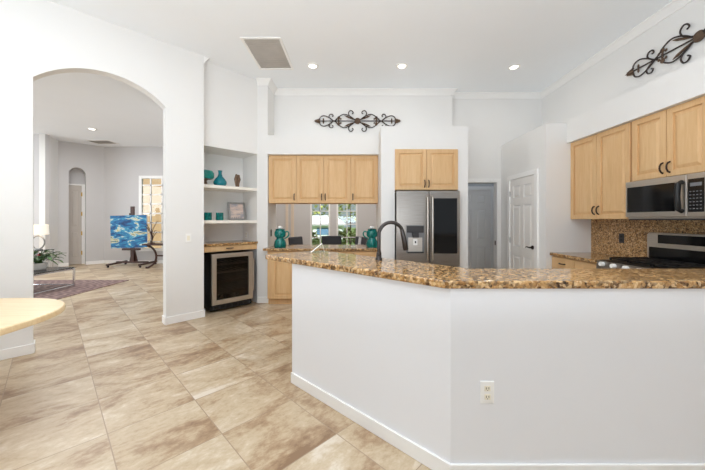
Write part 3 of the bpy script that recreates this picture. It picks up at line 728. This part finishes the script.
# ================================================================== ELECTRICS
def plate(name, label, cat, loc, rz, mat='white', kind='outlet', insert='ivory'):
    t = thing(name, label, cat, loc, rz)
    MB().box(-0.036, 0.036, 0, 0.006, -0.058, 0.058).build('cover_plate', mat, t, bevel=0.003)
    if kind == 'outlet':
        for z in (0.022, -0.022):
            f = MB().box(-0.016, 0.016, -0.003, 0, z - 0.014, z + 0.014).build('socket', insert, t, bevel=0.003)
            MB().box(-0.008, -0.005, -0.0036, -0.003, z - 0.004, z + 0.007).box(0.005, 0.008, -0.0036, -0.003, z - 0.004, z + 0.007).box(-0.002, 0.002, -0.0036, -0.003, z - 0.011, z - 0.007).build('slots', 'black', f)
    else:
        MB().hexa([(-0.017, -0.001, -0.033), (0.017, -0.001, -0.033), (0.017, 0, -0.033), (-0.017, 0, -0.033), (-0.017, -0.006, 0.033), (0.017, -0.006, 0.033), (0.017, 0, 0.033), (-0.017, 0, 0.033)]).build('rocker', insert, t)
    return t
plate('wall_outlet', 'white wall outlet low on the white half wall of the peninsula', 'outlet', (0.692, 1.594, 0.458), 0)
s_ = -0.20
plate('light_switch', 'white rocker light switch on the wall between arch and niche', 'light switch', (-2.12 + s_ * k + 0.006 * k, 4.28 + s_ * k - 0.006 * k, 1.115), R(45), kind='switch')
plate('wall_outlet', 'dark brown outlet on the granite backsplash by the stove', 'outlet', (3.283, 3.76, 1.135), R(-90), 'dgrey', insert='black')
plate('wall_outlet', 'small black outlet on the column side beside the left teal jug', 'outlet', (-1.424, 5.2, 1.14), R(90), 'black', insert='black')
pt = Vector(NL) + Vector((2.394 * k - 0.38 * k, 2.394 * k + 0.38 * k, 1.10))
plate('wall_outlet', 'white outlet inside the niche just above the small granite slab', 'outlet', tuple(pt), R(-45), 'white')
MB().box(2.574, 2.58, 5.59, 5.62, 0.9, 0.98).build('x', 'pull')
o = bpy.data.objects['x']; o.name = 'strike_plate'; tag(o, 'dark strike plate on the hall doorway jamb', 'strike plate')

# ================================================================== CEILING FIXTURES
def downlight(label, x, y, r_=0.075, power=0):
    t = thing('ceiling_light', label, 'ceiling light', (x, y, CEIL), 0, 'recessed ceiling lights')
    MB().lathe([(r_ * 0.72, -0.001), (r_ * 0.78, -0.012), (r_ * 1.15, -0.008), (r_ * 1.18, 0)], n=28).build('trim_ring', 'white', t, smooth=True)
    MB().lathe([(0, -0.004), (r_ * 0.73, -0.004), (r_ * 0.73, -0.001), (0, -0.001)], n=24).build('diffuser', 'led', t)
    if power:
        l = bpy.data.lights.new('downlight_bulb', 'AREA'); l.shape = 'DISK'; l.size = r_ * 1.4; l.energy = power; l.color = (1.0, 0.93, 0.84)
        lo = bpy.data.objects.new('bulb', l); COL.objects.link(lo); lo.parent = t; lo.location = (0, 0, -0.02)
downlight('recessed ceiling light nearest the big air return grille', -0.63, 4.55, power=2.5)
downlight('recessed ceiling light above the refrigerator, middle of three', 0.70, 4.55, power=2.5)
downlight('recessed ceiling light above the pantry door side', 2.39, 4.58, power=2.5)
downlight('recessed ceiling light in the living room beyond the arch', -6.64, 7.7, 0.09, power=4)
def vent(label, x0, x1, y0, y1, fr_=0.035, n=15, cat='air vent'):
    t = thing('ceiling_vent', label, cat, (x0, y0, CEIL)); W, H = x1 - x0, y1 - y0
    MB().box(0, fr_, 0, H, -0.014, 0).box(W - fr_, W, 0, H, -0.014, 0).box(fr_, W - fr_, 0, fr_, -0.014, 0).box(fr_, W - fr_, H - fr_, H, -0.014, 0).build('frame', 'white', t, bevel=0.003)
    m = MB().box(fr_, W - fr_, fr_, H - fr_, -0.002, 0)
    for i in range(n):
        y = fr_ + (H - 2 * fr_) * (i + 0.5) / n
        m.hexa([(fr_, y - 0.008, -0.012), (W - fr_, y - 0.008, -0.012), (W - fr_, y - 0.006, -0.012), (fr_, y - 0.006, -0.012), (fr_, y + 0.006, -0.002), (W - fr_, y + 0.006, -0.002), (W - fr_, y + 0.008, -0.002), (fr_, y + 0.008, -0.002)])
    m.build('louvers', 'mesh', t)
vent('large rectangular air return grille in the white kitchen ceiling', -1.45, -0.93, 3.83, 4.65)
vent('small air vent in the living room ceiling beyond the arch', -7.75, -7.1, 8.75, 9.2, n=10)

# ================================================================== IRON SCROLLWORK
def smooth_pts(pts, n=6):
    out = []
    P = [Vector(p) for p in pts]; P = [P[0] * 2 - P[1]] + P + [P[-1] * 2 - P[-2]]
    for i in range(1, len(P) - 2):
        for j in range(n):
            t = j / n; a, b, c, d = P[i - 1], P[i], P[i + 1], P[i + 2]
            out.append(0.5 * ((2 * b) + (c - a) * t + (2 * a - 5 * b + 4 * c - d) * t * t + (3 * b - a - 3 * c + d) * t ** 3))
    out.append(P[-2]); return out
def iron(label, loc, rz, q=0.00264):
    t = thing('iron_scrollwork', label, 'wall decor', loc, rz, 'iron scrollwork on the upper walls')
    m = MB(); lf = MB()
    curves = [
        [(8, 4), (30, 16), (52, 32), (60, 52), (50, 68), (36, 66), (29, 54), (37, 47)],
        [(14, 4), (48, 30), (88, 44), (118, 32), (138, 12), (160, -2), (178, -14), (190, -28), (184, -43), (169, -45), (163, -34), (170, -30)],
        [(160, 1), (188, 21), (222, 34), (246, 26), (256, 2)],
    ]
    for sx in (-1, 1):
        for sz in (-1, 1):
            for c in curves:
                pts = smooth_pts([(sx * x * q, -0.012 - 0.004 * sz, sz * z * q) for x, z in c])
                m.tube(pts, 0.0085, 7)
            lf.tube([(sx * 20 * q, -0.012, sz * 8 * q), (sx * 45 * q, -0.014, sz * 18 * q), (sx * 70 * q, -0.014, sz * 29 * q), (sx * 88 * q, -0.012, sz * 37 * q)], [0.006, 0.012, 0.014, 0.003], 7)
            for cx, cz, l in ((126, 20, 24), (140, 12, 14), (112, 14, 14), (126, 6, 14)):
                lf.ball((sx * cx * q, -0.014, sz * cz * q), 0.022 * l / 18, 1, 0.3, 1.1, 1)
            lf.ball((sx * 228 * q, -0.012, sz * 9 * q), 0.022, 0.7, 0.35, 1.3, 1)
            for j, xx in enumerate((256, 266, 276)): lf.ball((sx * xx * q, -0.012, sz * (10 - 3 * j) * q), 0.022, 1.2, 0.35, 0.8, 1)
        m.tube([(sx * 10 * q, -0.012, 0), (sx * 255 * q, -0.012, 0)], 0.009, 7)
        lf.tube([(sx * 245 * q, -0.012, 0), (sx * 262 * q, -0.012, 0), (sx * 278 * q, -0.012, 0), (sx * 292 * q, -0.012, 0)], [0.006, 0.02, 0.014, 0.002], 7)
    m.build('scrolls', 'iron', t, smooth=True); lf.build('leaves', 'bronze', t, smooth=True)
    m = MB().lathe([(0, -0.004), (0.052, -0.004), (0.056, 0.008), (0.045, 0.02), (0.02, 0.03), (0, 0.032)], n=24)
    for v in m.b.verts: v.co = Vector((v.co.x, -v.co.z - 0.004, v.co.y))
    m.build('rosette', 'bronze', t, smooth=True)
iron('iron scrollwork on the back wall above the serving opening cabinets', (0.045, BY - 0.012, 3.105), 0)
iron('iron scrollwork on the stove wall above the soffit, cut by the frame', (3.388, 2.995, 3.165), R(-90), 0.0028)

# ================================================================== ON THE COUNTERS
fc = thing('faucet', 'dark gunmetal gooseneck faucet on the granite peninsula top', 'faucet', (0.19, 2.42, 1.043), R(10))
MB().lathe([(0, 0), (0.028, 0), (0.028, 0.012), (0.022, 0.02), (0.02, 0.06), (0, 0.06)], n=20).build('base', 'faucet', fc, smooth=True)
arc = [(0, 0, 0.05), (0, 0, 0.198)] + [(0.1 - 0.1 * math.cos(a), 0, 0.198 + 0.1 * math.sin(a)) for a in [math.pi * i / 14 for i in range(1, 13)]]
MB().tube(arc, 0.0145, 12).build('spout', 'faucet', fc, smooth=True)
e = arc[-1]
MB().tube([e, (e[0] + 0.01, 0, e[2] - 0.045), (e[0] + 0.02, 0, e[2] - 0.09), (e[0] + 0.032, 0, e[2] - 0.16), (e[0] + 0.033, 0, e[2] - 0.168)], [0.0155, 0.019, 0.0205, 0.022, 0.018], 12).build('spray_head', 'faucet', fc, smooth=True)
MB().tube([(0, -0.02, 0.045), (0, -0.05, 0.05), (-0.01, -0.06, 0.1)], [0.01, 0.008, 0.006], 8).build('lever', 'faucet', fc, smooth=True)
bk = thing('brochure', 'white folded brochure standing on the far end of the peninsula top', 'brochure', (-0.385, 3.0, 1.043), R(8))
MB().hexa([(-0.05, -0.05, 0.0), (-0.047, -0.05, 0.0), (-0.047, 0.06, 0.0), (-0.05, 0.06, 0.0), (0.06, -0.05, 0.085), (0.063, -0.05, 0.084), (0.063, 0.06, 0.084), (0.06, 0.06, 0.085)]).build('front_cover', 'paper', bk)
MB().hexa([(0.085, -0.045, 0.0), (0.088, -0.045, 0.0), (0.088, 0.055, 0.0), (0.085, 0.055, 0.0), (0.06, -0.045, 0.084), (0.063, -0.045, 0.084), (0.063, 0.055, 0.084), (0.06, 0.055, 0.084)]).build('back_cover', 'paper', bk)
def jug(label, x, y, s=1):
    t = thing('jug', label, 'jug', (x, y, 0.91), 0, 'teal glass jugs on the serving counter')
    MB().lathe([(0, 0), (0.09, 0), (0.1, 0.02), (0.1, 0.05), (0.088, 0.1), (0.062, 0.14), (0.058, 0.155), (0.085, 0.175), (0.094, 0.21), (0.09, 0.25), (0.07, 0.285), (0.078, 0.3), (0.06, 0.3), (0.05, 0.28), (0, 0.27)], n=28).build('vessel', 'tealglass', t, smooth=True)
    MB().ball((0, 0, 0.325), 0.04, 1, 1, 0.8).build('stopper', 'white', t, smooth=True)
    MB().tube(smooth_pts([(s * 0.08, 0, 0.25), (s * 0.13, 0, 0.255), (s * 0.145, 0, 0.21), (s * 0.12, 0, 0.17), (s * 0.07, 0, 0.14)]), 0.011, 8).build('handle', 'teal', t, smooth=True)
    return t
jug('teal gourd-shaped glass jug on the serving counter beside the column', -1.24, 5.05)
jug('teal gourd-shaped glass jug on the serving counter beside the refrigerator surround', 0.285, 5.1, -1)

# ================================================================== FOREGROUND TABLE
tb = thing('table', 'pale wood table with rounded end at the frame edge', 'table', (-2.61, 1.80, 0))
pts = []
for i in range(64):
    a = 2 * math.pi * i / 64; c_, s_ = math.cos(a), math.sin(a)
    pts.append((0.62 * math.copysign(abs(c_) ** 0.8, c_), 0.60 * math.copysign(abs(s_) ** 0.8, s_)))
MB().prism(pts, 0.705, 0.75).build('table_top', 'tabletop', tb, bevel=0.012, segs=3)
MB().lathe([(0, 0), (0.26, 0), (0.26, 0.02), (0.08, 0.05), (0.045, 0.1), (0.045, 0.66), (0.12, 0.715), (0, 0.715)], n=28).build('pedestal', 'tabletop', tb, smooth=True)

# ================================================================== LIVING ROOM
o = MB().box(-8.1, -5.08, 4.75, 6.86, 0.0, 0.012).build('rug', 'rug'); tag(o, 'patterned purple-brown area rug on the living room floor', 'rug')
ct = thing('coffee_table', 'glass coffee table with chrome frame on the rug', 'coffee table', (-6.4, 5.78, 0.012))
MB().box(-0.7, 0.7, -0.47, 0.47, 0.375, 0.39).build('glass_top', 'glass', ct, bevel=0.003)
for sx in (-1, 1):
    for sy in (-1, 1): MB().tube([(sx * 0.67, sy * 0.44, 0), (sx * 0.67, sy * 0.44, 0.375)], 0.02, 10).build('leg', 'chrome', ct, smooth=True)
m = MB()
for z in (0.03, 0.355):
    for sy in (-1, 1): m.tube([(-0.67, sy * 0.44, z), (0.67, sy * 0.44, z)], 0.012, 8)
    for sx in (-1, 1): m.tube([(sx * 0.67, -0.44, z), (sx * 0.67, 0.44, z)], 0.012, 8)
m.build('rails', 'chrome', ct, smooth=True)
pp = thing('potted_plant', 'leafy green plant with red bloom in a white bowl on the glass table', 'plant', (-6.12, 5.9, 0.402))
MB().lathe([(0, 0), (0.09, 0), (0.125, 0.05), (0.135, 0.13), (0.125, 0.13), (0.11, 0.1), (0, 0.1)], n=24).build('pot', 'white', pp, smooth=True)
MB().lathe([(0, 0.1), (0.118, 0.1), (0.118, 0.112), (0, 0.118)], n=20).build('soil', 'soil', pp)
m = MB(); st = MB()
rng = random.Random(3)
for i in range(64):
    a = rng.uniform(0, 2 * math.pi); el = rng.uniform(-0.15, 1.1); l = rng.uniform(0.1, 0.2); r_ = rng.uniform(0.05, 0.34 if math.cos(a) > 0 else 0.24)
    p = (r_ * math.cos(a), r_ * math.sin(a) * 0.7, 0.15 + rng.uniform(0, 0.24) * (1 - r_))
    st.tube([(0.03 * math.cos(a), 0.03 * math.sin(a), 0.1), (p[0] * 0.6, p[1] * 0.6, p[2] + 0.03), p], 0.003, 5)
    m.leaf(p, (math.cos(a), math.sin(a), el - 0.2), 0.065, l, bend=0.4)
m.build('foliage', 'leaf', pp); st.build('stems', 'leaf', pp)
m = MB()
for i in range(12):
    a = i * math.pi / 3; m.leaf((0.08, -0.05, 0.27), (math.cos(a), math.sin(a), 0.4 if i < 6 else 1.2), 0.045, 0.065)
m.build('bloom', 'red', pp)
sd = thing('side_table', 'small glass side table with chrome legs under the ring lamp', 'side table', (-8.05, 7.75, 0))
MB().box(-0.22, 0.22, -0.2, 0.2, 0.585, 0.6).build('glass_top', 'glass', sd, bevel=0.003)
for sx in (-1, 1):
    for sy in (-1, 1): MB().tube([(sx * 0.2, sy * 0.18, 0), (sx * 0.2, sy * 0.18, 0.585)], 0.01, 8).build('leg', 'chrome', sd, smooth=True)
lp = thing('table_lamp', 'table lamp with cream drum shade and silver ring base', 'lamp', (-8.05, 7.75, 0.6))
MB().lathe([(0, 0), (0.09, 0), (0.09, 0.02), (0, 0.02)], n=24).build('base', 'silver', lp, smooth=True)
MB().tube([(0.165 * math.sin(a), 0, 0.19 - 0.165 * math.cos(a)) for a in [2 * math.pi * i / 32 for i in range(33)]], 0.016, 8, cap=False).build('ring', 'silver', lp, smooth=True)
MB().tube([(0, 0, 0.355), (0, 0, 0.44)], 0.01).build('stem', 'silver', lp, smooth=True)
MB().lathe([(0.2, 0.39), (0.19, 0.64), (0.185, 0.64), (0.195, 0.39), (0.2, 0.39)], n=32).build('shade', 'shade', lp, smooth=True)
l = bpy.data.lights.new('lamp_bulb', 'POINT'); l.energy = 4; l.color = (1, 0.86, 0.66); l.shadow_soft_size = 0.05
lo = bpy.data.objects.new('bulb', l); COL.objects.link(lo); lo.parent = lp; lo.location = (0, 0, 0.52)
# easel and painting
ez = thing('easel', 'dark wood studio easel on casters holding the blue painting', 'easel', (-6.58, 9.0, 0))
MB().box(-0.05, 0.05, 0.0, 0.05, 0.12, 1.76).build('mast', 'dwood', ez, bevel=0.004)
MB().box(-0.25, 0.25, -0.07, 0.02, 0.47, 0.53).build('tray', 'dwood', ez, bevel=0.004)
MB().box(-0.07, 0.07, -0.025, 0.02, 1.50, 1.56).build('clamp', 'dwood', ez, bevel=0.004)
MB().box(-0.46, 0.46, -0.02, 0.05, 0.09, 0.14).build('crossbar', 'dwood', ez, bevel=0.004)
for sx in (-1, 1): MB().hexa([(sx * 0.46 - 0.03, -0.35, 0.06), (sx * 0.46 + 0.03, -0.35, 0.06), (sx * 0.46 + 0.03, 0.4, 0.06), (sx * 0.46 - 0.03, 0.4, 0.06), (sx * 0.46 - 0.03, -0.35, 0.10), (sx * 0.46 + 0.03, -0.35, 0.10), (sx * 0.46 + 0.03, 0.4, 0.12), (sx * 0.46 - 0.03, 0.4, 0.12)]).build('foot', 'dwood', ez)
MB().hexa([(-0.12, 0.05, 0.12), (0.12, 0.05, 0.12), (0.12, 0.09, 0.12), (-0.12, 0.09, 0.12), (-0.04, 0.05, 0.48), (0.04, 0.05, 0.48), (0.04, 0.08, 0.48), (-0.04, 0.08, 0.48)]).build('brace', 'dwood', ez)
for sx in (-1, 1):
    for y in (-0.31, 0.36): MB().tube([(sx * 0.46 - 0.015, y, 0.03), (sx * 0.46 + 0.015, y, 0.03)], 0.03, 14).build('caster', 'rubber', ez, smooth=True)
pa = thing('painting', 'abstract blue and teal canvas with yellow patches on the easel', 'painting', (-6.60, 8.915, 0.546), R(2))
pa.rotation_euler = (0, R(-1.5), R(2))
MB().box(-0.52, 0.52, 0.004, 0.04, 0, 0.95).build('canvas_edge', 'canvas', pa)
MB().box(-0.52, 0.52, 0, 0.0035, 0, 0.95).build('painted_face', 'paint', pa)
# curved leg table with plant
cv = thing('console_table', 'dark console table with curved legs beside the easel', 'table', (-5.42, 8.55, 0))
MB().box(-0.42, 0.42, -0.2, 0.2, 0.66, 0.7).build('table_top', 'dwood', cv, bevel=0.006)
for sx in (-1, 1):
    m = MB()
    m.tube(smooth_pts([(sx * 0.40, 0, 0.64), (sx * 0.24, 0, 0.56), (sx * 0.15, 0, 0.36), (sx * 0.20, 0, 0.16), (sx * 0.36, 0, 0.04), (sx * 0.44, 0, 0.025)]), 0.028, 8)
    m.build('leg', 'dwood', cv, smooth=True)
MB().box(-0.16, 0.16, -0.02, 0.02, 0.34, 0.38).build('stretcher', 'dwood', cv)
sp = thing('sculpture', 'dark branching metal sculpture on the curved leg console table', 'sculpture', (-5.66, 8.5, 0.7))
MB().lathe([(0, 0), (0.08, 0), (0.08, 0.02), (0.02, 0.04), (0, 0.04)], n=20).build('base', 'dwood', sp, smooth=True)
m = MB()
for i in range(9):
    a = i * 0.75; r_ = 0.08 + 0.012 * i; z = 0.25 + 0.045 * i
    m.tube(smooth_pts([(0, 0, 0.03), (0.03 * math.cos(a), 0.03 * math.sin(a), z * 0.6), (r_ * math.cos(a), r_ * math.sin(a), z)]), 0.008, 6)
    m.leaf((r_ * math.cos(a), r_ * math.sin(a), z), (math.cos(a), math.sin(a), 0.5), 0.06, 0.11)
m.build('branches', 'dwood', sp)

# ================================================================== DINING ROOM
def chair(label, x, y, rz, stripe=False):
    t = thing('dining_chair', label, 'chair', (x, y, 0), rz, 'dining chairs seen through the serving opening')
    MB().box(-0.23, 0.23, -0.24, 0.22, 0.40, 0.49).build('seat', 'fabric', t, bevel=0.02)
    b = MB().hexa([(-0.22, 0.18, 0.45), (0.22, 0.18, 0.45), (0.22, 0.25, 0.45), (-0.22, 0.25, 0.45), (-0.225, 0.25, 1.0), (0.225, 0.25, 1.0), (0.225, 0.31, 1.0), (-0.225, 0.31, 1.0)]).build('backrest', 'fabric', t, bevel=0.02)
    if stripe: MB().hexa([(-0.05, 0.172, 0.55), (0.05, 0.172, 0.55), (0.05, 0.262, 0.55), (-0.05, 0.262, 0.55), (-0.05, 0.24, 0.99), (0.05, 0.24, 0.99), (0.05, 0.318, 0.99), (-0.05, 0.318, 0.99)]).build('stripe', 'stripe', b)
    for sx in (-1, 1):
        for sy in (-1, 1): MB().box(sx * 0.19 - 0.02, sx * 0.19 + 0.02, sy * 0.19 - 0.02, sy * 0.19 + 0.02, 0, 0.4).build('leg', 'dwood', t)
chair('charcoal dining chair behind the counter near the left teal jug', -1.02, 6.4, R(65))
chair('charcoal dining chair in front of the two dining room windows', -0.53, 7.2, R(180))
chair('charcoal dining chair with a pale stripe near the right teal jug', -0.10, 6.4, R(-60), True)

# ================================================================== GARDEN
def shrub(label, x, y, r_, h, mat='bush', seed=1):
    t = thing('shrub', label, 'shrub', (x, y, -0.15), 0, 'shrubs outside the dining room windows')
    rg_ = random.Random(seed)
    m = MB()
    for i in range(300):
        a = rg_.uniform(0, 2 * math.pi); b = math.acos(rg_.uniform(-0.6, 1)); q = rg_.uniform(0.55, 1)
        p = (r_ * q * math.sin(b) * math.cos(a), r_ * q * math.sin(b) * math.sin(a), h * 0.55 + h * 0.45 * q * math.cos(b))
        m.leaf(p, (math.cos(a), math.sin(a), rg_.uniform(-0.3, 1)), 0.13 * max(1, r_), rg_.uniform(0.18, 0.34) * max(1, r_))
    m.build('foliage', mat, t)
    MB().tube([(0, 0, 0), (0.03, 0, h * 0.3), (0, 0.02, h * 0.6)], [0.05, 0.04, 0.02]).build('trunk', 'bark', t, smooth=True)
shrub('yellow-green shrub below the left dining window pane rows', -2.15, 12.4, 0.8, 1.15, seed=1)
shrub('yellow-green shrub below the right dining window', -0.2, 11.8, 0.8, 1.2, seed=2)
shrub('tall leafy shrub filling the top of the right dining window', -0.3, 19.0, 1.3, 4.2, 'bush', seed=4)
shrub('yellow-green shrub rising above the low white building in the left dining window', -3.6, 31.0, 2.4, 5.6, 'bush', seed=5)
tr = thing('palm_tree', 'palm with brown trunk outside the right dining room window', 'tree', (0.3, 14.4, -0.15))
MB().tube([(0, 0, 0), (0.03, 0, 1.2), (0.0, 0, 2.6)], [0.13, 0.1, 0.09], 10).build('trunk', 'bark', tr, smooth=True)
m = MB()
for i in range(18):
    a = i * 2 * math.pi / 18; m.leaf((0, 0, 2.6), (math.cos(a), math.sin(a), 0.6 if i % 2 else 0.1), 0.24, 1.4, bend=0.5)
m.build('fronds', 'palm', tr)
hs = thing('shed', 'low white building with pale roof seen through the left dining window', 'building', (-3.4, 24, -0.15))
MB().box(-3, 2.4, 0, 4, 0, 1.1).build('wall', 'hwhite', hs)
MB().hexa([(-3.3, -0.3, 1.1), (2.7, -0.3, 1.1), (2.7, 4.3, 1.1), (-3.3, 4.3, 1.1), (-2.2, 1.8, 1.9), (1.6, 1.8, 1.9), (1.6, 2.2, 1.9), (-2.2, 2.2, 1.9)]).build('roof', 'roof', hs)
for x in (-1.6, 0.4): MB().box(x, x + 1.1, -0.03, 0.02, 0.35, 0.9).build('window', 'bluewin', hs)
